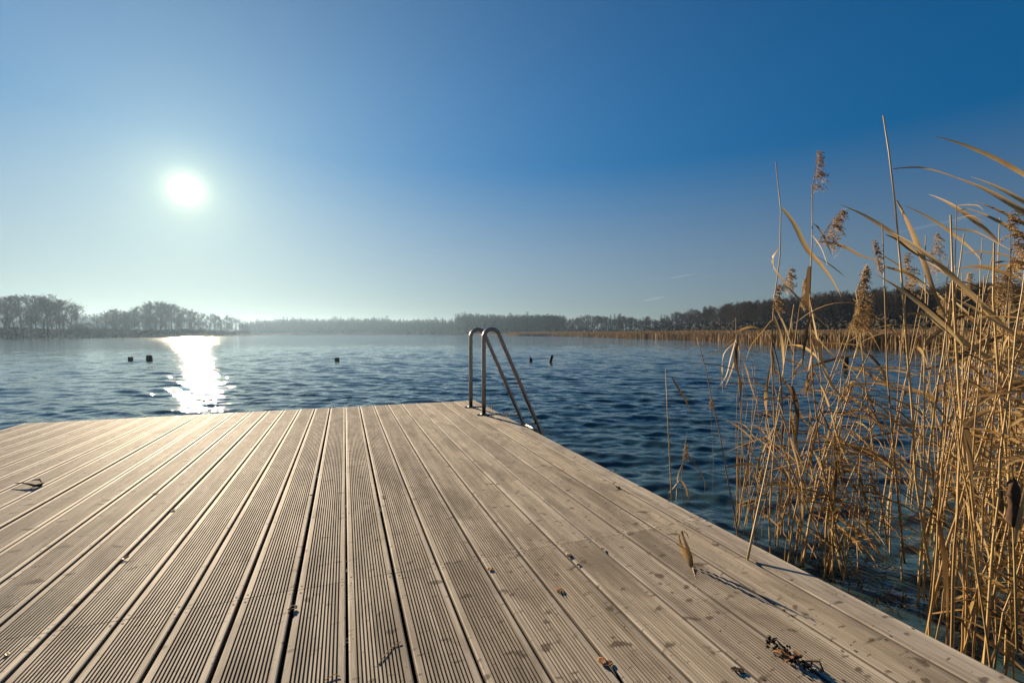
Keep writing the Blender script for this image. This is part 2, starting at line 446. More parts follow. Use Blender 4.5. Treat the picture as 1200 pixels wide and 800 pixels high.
def pine(seed, h, base=.15, wide=.19):
    q = random.Random(seed); tr = MB(); tw = MB()
    tr.tube([(0, 0, -.4), (q.gauss(0, .15), q.gauss(0, .15), h * .55), (0, 0, h * .98)], [h * .014, h * .01, .02], 5, cap=False)
    n = 15
    for i in range(n):
        t = lerp(base, .985, (i + q.random() * .6) / n); z = h * t; L = h * wide * (1.06 - t) ** .75 * q.uniform(.7, 1.2) + .2
        for k in range(8):
            a = k * .785 + q.uniform(-.4, .4) + i; l = L * q.uniform(.6, 1.15); dr = q.uniform(-.28, .22)
            d = Vector((math.cos(a), math.sin(a), dr)); s = Vector((-math.sin(a), math.cos(a), 0))
            for j in range(5):
                c = Vector((0, 0, z)) + d * l * q.uniform(.15, 1.0) + Vector((0, 0, q.gauss(0, .16)))
                w_ = l * q.uniform(.10, .26); e = Vector((q.gauss(0, 1), q.gauss(0, 1), q.gauss(0, .6))).normalized()
                A = tw.av(c - s * w_ + e * .1); B = tw.av(c + d * w_ * 1.4 + Vector((0, 0, -.12))); C = tw.av(c + s * w_ - e * .1); D = tw.av(c + e * w_ * .9)
                tw.af((A, B, C)); tw.af((A, C, D))
    return tr.mesh('trunk', [M['bark']]), tw.mesh('crown', [M['needle']], smooth=False), h
BARE = [bare_tree(100 + i, 15, spread=s, first=f, dens=dn, lean=ln) for i, (s, f, dn, ln) in enumerate(
    [(.30, .30, 1.0, .02), (.25, .22, 1.05, -.03), (.33, .38, .95, .05), (.22, .18, 1.1, 0), (.27, .34, 1.0, .10), (.36, .26, 1.0, -.06), (.24, .45, .9, .03), (.29, .15, 1.1, 0)])]
PINES = [pine(300 + i, 16, b, wd) for i, (b, wd) in enumerate([(.10, .17), (.30, .2), (.18, .14), (.06, .21), (.38, .19)])]

def tree(proto, x=None, dist=None, hpx=None, label='', group=None, name='bare_tree', cat='tree', p0=15, az=None, h=None, wide=1.0):
    a = az_of(x) if az is None else az
    if h is None: h = hpx * dist * off_axis(x) / FPX
    z = land_h(a, dist); o = empty(name, polar(a, dist, z), rnd.uniform(0, 6.28))
    s = h / proto[2]; o.scale = (s * wide, s * wide, s)
    for nm, me in (('trunk', proto[0]), ('crown', proto[1])):
        c = bpy.data.objects.new(nm, me); COL.objects.link(c); c.parent = o
    return tag(o, label, cat, group)

# the grove at the left edge of the photo
for x, y, d, p in [(-22, 352, 172, 4), (-8, 350, 169, 0), (3, 347, 173, 1), (13, 346.5, 170, 6), (19, 356, 168, 7), (27, 344, 170, 2), (35, 354, 167, 4), (44, 345, 172, 0), (50, 344.5, 174, 7), (57, 349, 171, 1),
                   (63, 348, 176, 5), (70, 349, 172, 3), (76, 351, 175, 0), (82, 356, 174, 2), (88, 361, 172, 7), (38, 352, 182, 3), (8, 355, 184, 5), (66, 355, 186, 6)]:
    tree(BARE[p], x, d, 392.5 - y + 2, 'tall bare tree in the hazy grove at the left shore end', 'bare trees of the grove at the left edge')
for x, y, d in [(97, 378, 170), (106, 377, 173), (114, 381, 171), (90, 376, 168), (121, 384, 174)]:
    tree(BARE[7], x, d, 393 - y + 2, 'low rounded leafless bush beside the left grove', 'low bushes beside the left grove', 'bush', 'bush', wide=2.0)
for x, y, d, p in [(117, 373, 196, 1), (124, 366, 200, 3), (131, 363, 204, 0), (138, 365, 200, 7), (146, 366, 206, 2), (153, 367, 203, 5), (134, 370, 192, 3), (142, 371, 194, 1), (150, 371, 196, 7)]:
    tree(BARE[p], x, d, 392.5 - y + 2, 'hazy bare tree in the low group right of the left grove', 'hazy bare trees between the two groves')
for i, (x, y, d, p) in enumerate([(158, 364, 212, 3), (164, 361, 214, 1), (170, 358, 216, 0), (177, 355, 214, 7), (183, 355.5, 218, 2), (189, 356, 214, 5), (195, 358, 216, 0), (201, 359, 220, 4), (208, 361, 224, 1), (214, 363, 228, 3), (221, 365, 234, 7),
                   (228, 367, 240, 0), (236, 369, 246, 3), (244, 370, 256, 5), (251, 371.5, 262, 1), (258, 373, 270, 3), (265, 372, 280, 7), (272, 374, 286, 0), (280, 375, 292, 2), (288, 377, 300, 5), (174, 366, 205, 3), (186, 365, 206, 1), (198, 367, 208, 7), (210, 370, 212, 3), (180, 372, 202, 7), (222, 373, 222, 1)]):
    tree(BARE[p], x, d, 392.5 - y + 2, 'hazy tree in the long rounded grove below the sun', 'trees of the rounded grove below the sun')

# the bare wood on the right shore, each tree its own
RIGHT_TOP = [(640, 369), (650, 368), (672, 373), (690, 369), (720, 369), (745, 372), (768, 371), (790, 367), (800, 365), (815, 362), (840, 358), (860, 353), (880, 352), (900, 350), (930, 346), (960, 343), (1000, 340), (1040, 336), (1100, 334), (1150, 330), (1250, 326)]
RIGHT_D = [(640, 262), (700, 245), (760, 215), (820, 178), (860, 150), (930, 132), (1000, 122), (1250, 112)]
x = 644.0; i = 0
while x < 1235:
    d = interp(x, RIGHT_D) * rnd.uniform(.96, 1.06); top = interp(x, RIGHT_TOP) + rnd.uniform(-1.5, 4)
    kind = rnd.random()
    if x < 800 and kind < .35:
        tree(PINES[i % 5], x, d, 392 - top, 'dark pine mixed into the bare wood behind the right reed belt', 'pines in the wood on the right shore', 'pine_tree', p0=16)
    else:
        tree(BARE[i % 8], x, d, 392 - top, 'bare tree at the front of the wood on the right shore', 'bare trees of the wood on the right shore', wide=.9)
    x += rnd.uniform(4.2, 6.4) * (1 + max(0, x - 700) / 500); i += 1
for row, (dd, drop) in enumerate(((1.10, 3), (1.22, 4), (1.36, 3), (1.52, 2))):
    x = 646.0 + row * 2
    while x < 1240:
        d = interp(x, RIGHT_D) * dd * rnd.uniform(.97, 1.03); top = interp(x, RIGHT_TOP) + drop + rnd.uniform(-2, 5)
        tree(BARE[(i * 3) % 8], x, d, 392 - top, 'bare tree deeper inside the wood on the right shore', 'bare trees deeper in the right wood'); i += 1
        x += rnd.uniform(7, 12) * (1 + max(0, x - 700) / 420)

# ---- far woods that read as one mass: many real trees in one object
def merge(name, places, mats, label, group=None):
    vs = []; fs = []; mi = []; n0 = 0
    cache = {}
    for me, mat_i, pos, s, rz, wide in places:
        if me.name not in cache:
            a = np.empty(len(me.vertices) * 3, np.float32); me.vertices.foreach_get('co', a)
            cache[me.name] = (a.reshape(-1, 3), [tuple(p.vertices) for p in me.polygons])
        a, polys = cache[me.name]; c, sn = math.cos(rz), math.sin(rz)
        b = np.stack([(a[:, 0] * c - a[:, 1] * sn) * s * wide, (a[:, 0] * sn + a[:, 1] * c) * s * wide, a[:, 2] * s], -1) + np.array(pos)
        vs.append(b); fs += [tuple(k + n0 for k in p) for p in polys]; mi += [mat_i] * len(polys); n0 += len(a)
    me = bpy.data.meshes.new(name); me.from_pydata(np.vstack(vs).tolist(), [], fs)
    for m_ in mats: me.materials.append(m_)
    me.polygons.foreach_set('material_index', mi)
    o = bpy.data.objects.new(name, me); COL.objects.link(o)
    return tag(o, label, 'forest', group, 'stuff')
def forest(name, tops, dists, n_rows, step, label, gap=9.0, pines_share=1.0):
    pl = []
    for row in range(n_rows):
        x = tops[0][0] + row * 1.3
        while x < tops[-1][0]:
            d = interp(x, dists) + row * gap * rnd.uniform(.8, 1.2); top = interp(x, tops) + rnd.uniform(-.6, 3.4) + (1 if row else 0) - (rnd.uniform(1.5, 3.5) if rnd.random() < .10 else 0)
            a = az_of(x); z = land_h(a, d); h = max(4, (390.2 - top) * d * off_axis(x) / FPX + CAM_H - z)
            pr = PINES[rnd.randrange(5)]
            pos = polar(a, d, z); rz = rnd.uniform(0, 6.28); wd = rnd.uniform(1.0, 1.9)
            pl.append((pr[1], 0, pos, h / 16, rz, wd)); pl.append((pr[0], 1, pos, h / 16, rz, 1))
            x += step * rnd.uniform(.6, 1.4)
    return merge(name, pl, [M['needle'], M['bark']], label)
forest('forest', [(284, 377), (300, 375), (330, 373), (400, 372.5), (440, 371), (470, 374), (490, 373), (530, 374), (537, 369), (550, 366), (570, 368), (600, 367.5), (650, 368), (662, 371)],
       [(284, 430), (450, 420), (520, 370), (560, 320), (600, 300), (650, 285)], 6, 2.6, 'hazy conifer forest along the far shore behind the ladder')
forest('forest', [(-30, 372), (60, 370), (95, 367), (120, 366), (150, 365), (175, 368), (230, 374), (300, 377), (330, 378)],
       [(-30, 400), (150, 400), (330, 445)], 3, 4.2, 'pale hazy wooded ridge behind the groves on the left', gap=14)
for o in list(COL.objects):
    if o.name.startswith('forest'): pass

# dark undergrowth below the right wood and along the left groves
def undergrowth(spots, label):
    m = MB()
    for a, d, h_ in spots:
        z = land_h(a, d); c0 = polar(a, d, z)
        for k in range(26):
            az = rnd.uniform(0, 6.28); r_ = abs(rnd.gauss(0, h_ * .6)); p = c0 + Vector((math.cos(az) * r_, math.sin(az) * r_, rnd.uniform(0, h_)))
            e = Vector((rnd.gauss(0, 1), rnd.gauss(0, 1), rnd.gauss(0, 1))).normalized(); g_ = e.orthogonal().normalized(); s_ = rnd.uniform(.10, .34) * (h_ ** .5)
            m.af((m.av(p - g_ * s_), m.av(p + e * s_ * .8), m.av(p + g_ * s_), m.av(p - e * s_ * 1.2)))
    return tag(m.build('undergrowth', M['brush'], smooth=False), label, 'undergrowth', None, 'stuff')
sp = []
for k in range(1100):
    x = rnd.uniform(640, 1240); sp.append((az_of(x), interp(x, RIGHT_D) * rnd.uniform(.9, 1.5), rnd.uniform(1.5, 4.6)))
undergrowth(sp, 'dark tangled undergrowth at the foot of the right wood')
sp = []
for k in range(700):
    x = rnd.uniform(-30, 292); a = az_of(x); sp.append((a, shore_r(a) + rnd.uniform(1.0, 40), rnd.uniform(.5, 2.3)))
undergrowth(sp, 'low brown undergrowth along the left shore under the groves')

# ---- reed belt along the far right shore
def belt():
    m = MB()
    for k in range(30000):
        a = R(rnd.uniform(19.5, 68)); s = shore_r(a); depth = 34 if s < 120 else 60
        d = s - 1.5 + depth * rnd.random() ** 1.6
        h_ = 1.34 * rnd.uniform(.75, 1.12) * (1 + .1 * noise.noise(polar(a, d) * .15))
        p = polar(a, d, max(WATER, land_h(a, d)) - .05); t = rnd.uniform(0, 3.14); w_ = rnd.uniform(.02, .05) * (1 + d / 130)
        l = Vector((math.cos(t), math.sin(t), 0)) * w_; ln = Vector((rnd.gauss(.1, .12), rnd.gauss(0, .12), 0))
        m.af((m.av(p - l), m.av(p + l), m.av(p + l * .9 + ln * .5 + Vector((0, 0, h_ * .8))), m.av(p + ln + Vector((0, 0, h_))), m.av(p - l * .9 + ln * .5 + Vector((0, 0, h_ * .78)))))
    return tag(m.build('reed_belt', M['belt'], smooth=False), 'band of brown reeds along the waterline of the right shore', 'reeds', None, 'stuff')
belt()
def shore_grass():
    m = MB()
    for k in range(9000):
        a = R(rnd.uniform(-46, 20)); s = shore_r(a); d = s - .5 + 14 * rnd.random() ** 1.7
        h_ = rnd.uniform(.4, 1.1); p = polar(a, d, land_h(a, d) - .05); t = rnd.uniform(0, 3.14); w_ = rnd.uniform(.05, .12) * (1 + d / 200)
        l = Vector((math.cos(t), math.sin(t), 0)) * w_; ln = Vector((rnd.gauss(.1, .2), rnd.gauss(0, .2), h_))
        m.af((m.av(p - l), m.av(p + l), m.av(p + ln)))
    return tag(m.build('shore_grass', M['belt'], smooth=False), 'dry brown grass fringe along the far and left shores', 'grass', None, 'stuff')
shore_grass()

# ---- haze: the air over the lake
hm = NT('haze_air'); pv = hm.n('ShaderNodeVolumePrincipled')
pv.inputs['Color'].default_value = (.48, .72, 1, 1); pv.inputs['Density'].default_value = .00029; pv.inputs['Anisotropy'].default_value = .57
hm.l(pv.outputs[0], hm.out.inputs['Volume'])
mb = MB(); mb.box((-960, -960, -4.5), (960, 960, 21))
tag(mb.build('haze', hm.mat, smooth=False), 'thin pale haze lying over the lake and the far woods', 'haze', None, 'stuff')

# ================================================================= DECK
W, GAP, TH = .1425, .0085, .028
PITCHX = .151
EDGE_R, EDGE_L, FAR_Y, NEAR_Y, JOINT = 1.474, -2.745, 5.372, -1.3, 1.592
def board_profile(wd, grooves=True):
    g, n = .0048, 12
    pts = [(0, -TH), (0, -.0042), (.0012, -.0014), (.0042, 0)]
    if grooves:
        mgn = .0185; ridge = (wd - 2 * mgn - n * g) / (n - 1)
        for i in range(n):
            x0 = mgn + i * (g + ridge)
            pts += [(x0, 0), (x0 + .0006, -.0044), (x0 + g - .0006, -.0045), (x0 + g, 0)]
    pts += [(wd - .0042, 0), (wd - .0012, -.0014), (wd, -.0042), (wd, -TH)]
    return pts
jetty = empty('wooden_jetty', (0, 2, WATER))
tag(jetty, 'weathered grey brown wooden jetty of ribbed planks reaching into the lake', 'jetty')
def J(o):
    o.location = Vector((0, -2, -WATER)); return o
pl = MB()
def plank(dz, x0, wd, y0, y1, grooves):
    pr = board_profile(wd, grooves); tl = rnd.uniform(-.0005, .0005); bow = rnd.uniform(-.0012, .0012)
    ys = [y0, lerp(y0, y1, .33), lerp(y0, y1, .67), y1]
    pl.cur = rnd.random(); rows = []
    for j, y in enumerate(ys):
        rows.append([pl.av((x0 + px + (bow if j in (1, 2) else 0), y, pz + dz + tl * (px / wd - .5) * 2)) for px, pz in pr])
    n = len(pr)
    for a, b in zip(rows, rows[1:]):
        for k in range(n): pl.af((a[k], b[k], b[(k + 1) % n], a[(k + 1) % n]))
    pl.af(rows[0]); pl.af(rows[-1][::-1])
    return dz
def screw(x, y, z):
    n = 7; c = [pl.av((x + .0034 * math.cos(6.283 * k / n), y + .0034 * math.sin(6.283 * k / n), z)) for k in range(n)]
    pl.af(c, 1)
JOISTS = [-1.1, -.45, .17, .80, JOINT, 2.2, 2.85, 3.5, 4.1, 4.72, 5.30]
k = -18
while True:
    x0 = k * PITCHX + GAP * .5 + rnd.uniform(-.0015, .0015); wd = W + rnd.uniform(-.001, .001)
    if k == 9: wd = EDGE_R - x0
    last = k == 9
    dz0 = rnd.uniform(-.0012, .0008)
    dz1 = plank(dz0, x0, wd, NEAR_Y, JOINT - .0008 + rnd.uniform(-.0004, .0004), not last)
    dz2 = plank(dz0, x0, wd, JOINT + .0008 + rnd.uniform(-.001, .001), FAR_Y + rnd.uniform(-.008, .006), not last)
    for y in JOISTS:
        for sx in (.0105, wd - .0105):
            if y == JOINT:
                screw(x0 + sx, y - .02, dz1 + .0004); screw(x0 + sx, y + .02, dz2 + .0004)
            else: screw(x0 + sx + rnd.uniform(-.002, .002), y + rnd.uniform(-.006, .006), (dz1 if y < JOINT else dz2) + .0004)
    k += 1
    if last: break
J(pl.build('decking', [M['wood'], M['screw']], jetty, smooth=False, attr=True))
for lo, hi in (((EDGE_R - .062, NEAR_Y, -.20), (EDGE_R - .012, FAR_Y - .07, -TH - .004)), ((EDGE_L + .012, NEAR_Y, -.20), (EDGE_L + .062, FAR_Y - .07, -TH - .004)),
               ((EDGE_L + .012, FAR_Y - .066, -.20), (EDGE_R - .012, FAR_Y - .016, -TH - .004))):
    m = MB(); m.box(lo, hi); J(m.build('edge_beam', M['frame_wood'], jetty, smooth=False))
for y in JOISTS[:-1]:
    m = MB(); m.box((EDGE_L + .066, y - .024, -.17), (EDGE_R - .066, y + .024, -TH - .004)); J(m.build('joist', M['frame_wood'], jetty, smooth=False))
for x in (EDGE_L + .16, -.65, EDGE_R - .16):
    for y in (.3, 2.6, 5.0):
        m = MB(); m.tube([(x, y, -1.9), (x, y, -.175)], .08, 12); J(m.build('pile', M['frame_wood'], jetty))

# ================================================================= LADDER
lad = empty('swim_ladder', (1.293, 4.63, 0))
tag(lad, 'stainless steel swim ladder with two bent tube rails at the far corner of the jetty', 'ladder')
def L_(o): o.location = -Vector((1.293, 4.63, 0)); return o
TUBE = .0205
LEGX = []
for y in (4.382, 4.884):
    x0 = 1.293; top = .850; leg_dir = Vector((.45, 0, -1)).normalized(); rr = .082
    ang = math.atan2(.45, 1.0)                     # the leg leans out by this much
    c = Vector((x0 + rr, y, top - rr))
    pts = [Vector((x0, y, .004)), Vector((x0, y, .3)), Vector((x0, y, .6))]
    for i in range(15):
        t = math.pi - (math.pi - ang) * i / 14
        pts.append(c + Vector((math.cos(t) * rr, 0, math.sin(t) * rr)))
    e = pts[-1]
    for q in (.35, .8, 1.2, 1.75): pts.append(e + leg_dir * q)
    m = MB(); m.tube(pts, TUBE, 14); rail = L_(m.build('rail', M['steel'], lad))
    m = MB(); m.tube([(x0, y, .003), (x0, y, .012), (x0, y, .013)], [.032, .032, .024], 16)
    col = m.build('collar', M['steel'], rail)
    m = MB(); m.box((x0 - .075, y - .02, .0015), (x0 + .245, y + .02, .0075)); m.box((x0 + .238, y - .02, -.06), (x0 + .245, y + .02, .0014))
    L_(m.build('base_plate', M['steel'], lad, smooth=False))
    for bx in (-.055, .13, .205):
        m = MB(); m.tube([(x0 + bx, y, .0072), (x0 + bx, y, .0125), (x0 + bx, y, .0135)], [.0085, .0085, .006], 6); L_(m.build('bolt', M['steel'], lad, smooth=False))
    LEGX.append((e, leg_dir))
for zr in (-.22, -.47, -.72, -.97):
    (e1, d1), (e2, _) = LEGX; t = (zr - e1.z) / d1.z; a = e1 + d1 * t; b = e2 + d1 * t
    m = MB(); m.tube([a, b], .015, 10); L_(m.build('rung', M['steel'], lad))
# thin struts that tie the legs back to the jetty
for (e, d) in LEGX:
    t = (-.12 - e.z) / d.z; a = e + d * t
    m = MB(); m.tube([a, Vector((EDGE_R - .005, a.y, -.12))], .008, 8); L_(m.build('strut', M['steel'], lad))

# ================================================================= MARKER STAKES OUT IN THE LAKE
def stake(x, y, dia, h_, lean, label, lump=False):
    p = ground(x, y, WATER); o = empty('mooring_stake', (p.x, p.y, WATER))
    m = MB(); q = random.Random(int(x)); sides = 10
    pts = [Vector((0, 0, -1.0)), Vector((0, 0, 0)), Vector((lean * h_ * .6, 0, h_ * .6)), Vector((lean * h_, 0, h_ * .95)), Vector((lean * h_ * 1.05, 0, h_))]
    m.tube(pts, [dia * .55, dia * .52, dia * .5, dia * .46, dia * .28], sides)
    for i, v in enumerate(m.v): m.v[i] = tuple(Vector(v) * 1.0 + Vector((q.gauss(0, dia * .03), q.gauss(0, dia * .03), q.gauss(0, h_ * .02))))
    m.build('post', M['old_wood'], o)
    if lump:
        m = MB(); m.tube([(-dia * .2, 0, h_ * .95), (-dia * .22, 0, h_ * 1.25), (-dia * .3, 0, h_ * 1.7)], [dia * .2, dia * .16, dia * .07], 6); m.build('splinter', M['old_wood'], o)
    o.rotation_euler = (0, 0, -az_of(x))
    return tag(o, label, 'stake', 'black stakes standing out in the lake')
stake(153, 423, .20, .20, 0, 'small black stump in the lake, outermost one left of the sun glitter')
stake(175, 422.5, .25, .26, 0, 'squat black stake in the lake close beside the sun glitter')
stake(395, 423, .22, .17, 0, 'lone flat black stump in the lake below the middle of the far forest')
stake(622, 423.5, .15, .16, 0, 'short splintered black stake just right of the ladder', True)
stake(645, 424, .13, .30, .25, 'tall leaning black stake right of the splintered one')
stake(990, 433, .17, .45, .1, 'black stake in the water seen through the reeds')

# ================================================================= REEDS
def blade_path(p0, d, L, droop, n=9, wob=.03, q=rnd):
    pts = [Vector(p0)]; d = Vector(d).normalized()
    for i in range(n):
        d = (d + Vector((q.gauss(0, wob), q.gauss(0, wob), -droop / n * (1 + i / n)))).normalized()
        pts.append(pts[-1] + d * L / n)
    return pts
def leaf_w(n, wmax): return [wmax * max(.03, (.45 + .55 * min(1, i / (n * .3))) * (1 - (i / n) ** 2.2)) for i in range(n + 1)]
WIND = Vector((math.cos(YAW) , -math.sin(YAW), 0))   # towards the right of the photo
def leaf_mb(p0, d, L, wmax, droop, q):
    n = 10; m = MB(); pts = blade_path(p0, d, L, droop, n, .035, q); t0 = q.uniform(-.6, .6); t1 = q.uniform(-1.6, 1.6)
    m.ribbon(pts, leaf_w(n, wmax), [lerp(t0, t1, i / n) for i in range(n + 1)]); return m
def plume_mb(p0, up, L, q, droopside, branches=40, spread=1.0):
    m = MB(); up = Vector(up).normalized(); p0 = Vector(p0)
    axis = blade_path(p0, up, L, .25, 6, .03, q); m.tube(axis, [.0022 - .0003 * i for i in range(7)], 4, cap=False)
    for b in range(branches):
        t = (b + q.random()) / branches; x = t * 5.99; i = int(x); p = axis[i].lerp(axis[min(i + 1, 6)], x - i)
        a = q.uniform(0, 6.283); sd_ = Vector((math.cos(a), math.sin(a), 0)) * .6 + droopside * 1.1
        bl = L * lerp(.55, .18, t) * q.uniform(.6, 1.1) * spread
        path = blade_path(p, up * .9 + sd_ * .8, bl, 1.5, 6, .12, q)
        m.tube(path, .0009, 3, cap=False)
        for j in range(24):
            y = q.uniform(.18, 1.0) * 5.99; k = int(y); c = path[k].lerp(path[min(k + 1, 6)], y - k) + Vector((q.gauss(0, .004), q.gauss(0, .004), q.gauss(0, .004)))
            e = (Vector((q.gauss(0, .7), q.gauss(0, .7), q.gauss(-.5, .7))) + droopside * .4).normalized(); s_ = e.orthogonal().normalized(); l = q.uniform(.007, .014)
            m.af((m.av(c), m.av(c + e * l * .5 + s_ * .0034), m.av(c + e * l), m.av(c + e * l * .5 - s_ * .0034)))
    return m
def reed_proto(seed, h, n_leaf, plume, bend, broken=False, dense=1.0):
    q = random.Random(seed); o = empty('reed')
    r0 = q.uniform(.0042, .0062); n = 12
    dirv = WIND * bend + Vector((q.gauss(0, .03), q.gauss(0, .03), 0))
    pts = []
    for i in range(n + 1):
        t = i / n; pts.append(dirv * h * (t ** 1.7) * .55 + Vector((q.gauss(0, .003), q.gauss(0, .003), -.12 + t * (h + .12) * (1 - .12 * abs(bend) * t))))
    m = MB(); rad = [r0 * (1 - .62 * i / n) * (1.12 if i % 2 else 1.0) for i in range(n + 1)]
    m.tube(pts, rad, 6); m.build('stem', M['stem'], o)
    n_leaf = int(n_leaf * 1.35 + .5)
    for k in range(n_leaf):
        t = lerp(.26, .97, (k + q.random() * .8) / n_leaf); x = t * n; i = min(int(x), n - 1); p = pts[i].lerp(pts[i + 1], x - i)
        wd = (WIND + Vector((q.gauss(0, .34), q.gauss(0, .34), q.uniform(-.45, .65))))
        if q.random() < .10: wd = WIND * .35 + Vector((q.gauss(0, .35), q.gauss(0, .35), -.9))         # broken leaf, hangs down
        L = q.uniform(.28, .62) * dense
        leaf_mb(p, wd, L, q.uniform(.012, .031), q.uniform(.25, 1.25), q).build('leaf', q.choices([M['leaf'], M['tan_leaf'], M['dark_leaf']], [.52, .30, .18])[0], o)
    if plume:
        plume_mb(pts[-1], (pts[-1] - pts[-2]), q.uniform(.18, .27), q, WIND * .6 + Vector((0, 0, -.4))).build('plume', M['plume'], o)
    return o
PROTO = [reed_proto(900 + i, *a) for i, a in enumerate([
    (1.75, 7, True, .22), (1.95, 6, False, .12), (1.6, 7, True, .30), (1.5, 6, False, .38), (1.85, 8, False, .18), (1.35, 5, False, .10), (1.7, 6, True, .06), (1.55, 7, False, .26),
    (1.2, 4, False, .45), (1.65, 6, True, .35), (.95, 2, False, .05), (1.8, 7, False, .02), (1.45, 6, False, -.15), (1.05, 3, False, .6), (1.6, 5, False, -.05), (1.9, 6, True, .15)])]
GRP = 'dry reeds in the bed beside the jetty'
def visible_ok(p):
    return p.x > EDGE_R + .06 or p.y > FAR_Y + .1
used = set()
def put_reed(p, i, s=1.0, label='dry golden reed with windswept leaves in the dense bed right of the jetty', rz=None):
    o = PROTO[i] if i not in used else copy_tree(PROTO[i]); used.add(i)
    o.location = (p.x, p.y, WATER); o.rotation_euler = (rnd.gauss(0, .04), rnd.gauss(0, .04), rnd.uniform(-.45, .45) if rz is None else rz); o.scale = (s, s, s)
    tag(o, label, 'reed', GRP); return o
def scatter(n, fx, fd, smin, smax, choices, label):
    c = 0
    while c < n:
        x = fx(); d = fd(x); a = az_of(x); p = polar(a, d, WATER)
        if not visible_ok(p): continue
        put_reed(p, rnd.choice(choices), rnd.uniform(smin, smax), label); c += 1
ALL = list(range(16))
# front mass at the right edge, beside the planks
scatter(50, lambda: 1062 + 205 * rnd.random() ** .65, lambda x: rnd.uniform(2.15, 3.1), .62, .92, [1, 3, 4, 5, 7, 7, 8, 10, 11, 12, 13, 14, 3, 4, 1, 6, 2, 9], 'dry golden reed with windswept leaves in the dense bed right of the jetty')
scatter(64, lambda: 1012 + 265 * rnd.random() ** .7, lambda x: rnd.uniform(3.1, 5.2), .7, 1.0, ALL, 'dry golden reed with windswept leaves in the dense bed right of the jetty')
scatter(28, lambda: 1065 + 190 * rnd.random(), lambda x: rnd.uniform(2.8, 4.2), .88, 1.10, [4, 1, 7, 11, 14, 13], 'dry golden reed with windswept leaves in the dense bed right of the jetty')
scatter(18, lambda: 1060 + 240 * rnd.random(), lambda x: rnd.uniform(5.2, 8.0), .85, 1.1, ALL, 'dry golden reed with windswept leaves in the dense bed right of the jetty')
# the looser clump further left
scatter(28, lambda: max(868, rnd.gauss(945, 34)), lambda x: rnd.uniform(2.95, 3.55), .55, .95, [0, 2, 3, 5, 7, 8, 10, 12, 13, 14], 'dry brown reed in the loose clump between the jetty and the dense bed')
scatter(12, lambda: max(858, rnd.gauss(872, 9)), lambda x: rnd.uniform(3.25, 3.7), .5, .72, [3, 5, 8, 10, 13, 14], 'short bent reed at the outer edge of the loose clump')

scatter(9, lambda: max(885, rnd.gauss(935, 26)), lambda x: rnd.uniform(3.0, 3.4), .9, 1.12, [3, 7, 8, 13], 'dry brown reed in the loose clump between the jetty and the dense bed')
def hero(name, stem_px, d0, d1, label, leaves=(), plume=None, rad=.005, base_d=None, cat='reed', extra=None):
    """one reed followed stalk by stalk; leaves are (pixel path, width m, dark)"""
    n = len(stem_px); pts = [at(x, y, lerp(d0, d1, i / (n - 1))) for i, (x, y) in enumerate(stem_px)]
    base = pts[0].copy(); o = empty(name, base)
    m = MB(); m.tube([p - base for p in pts], [rad * (1 - .55 * i / (n - 1)) for i in range(n)], 8); m.build('stem', M['stem'], o)
    for path, wd, dark in leaves:
        q = random.Random(int(path[0][0] * 7 + path[0][1])); k = 12; L = len(path)
        dd = interp(path[0][1], sorted([(y, lerp(d0, d1, i / (n - 1))) for i, (x, y) in enumerate(stem_px)]))
        drift = q.uniform(-.10, .16)
        pp = []
        for i in range(k + 1):
            x = i / k * (L - 1); j = min(int(x), L - 2); f = x - j
            # smooth the traced line
            P = [path[max(0, j - 1)], path[j], path[j + 1], path[min(L - 1, j + 2)]]
            def cr(c): a, b, c_, d_ = [p_[c] for p_ in P]; return .5 * (2 * b + (c_ - a) * f + (2 * a - 5 * b + 4 * c_ - d_) * f * f + (3 * b - a - 3 * c_ + d_) * f ** 3)
            pp.append(at(cr(0), cr(1), dd + drift * (i / k)) - base)
        t0, t1 = q.uniform(.1, .7), q.uniform(-.5, 1.5)
        m = MB(); m.ribbon(pp, leaf_w(k, wd), [lerp(t0, t1, i / k) for i in range(k + 1)]); m.build('leaf', M['dark_leaf'] if dark else M['leaf'], o)
    for pl_ in (plume or []):
        (x, y), L, dirp, sp_, br = pl_; q = random.Random(int(x * 3 + y))
        dd = lerp(d0, d1, .8); a = at(x, y, dd); b = at(x + dirp[0], y + dirp[1], dd)
        plume_mb(a - base, b - a, L, q, WIND * .7 + Vector((0, 0, -.35)), br, sp_).build('plume', M['plume'], o)
    return tag(o, label, cat)

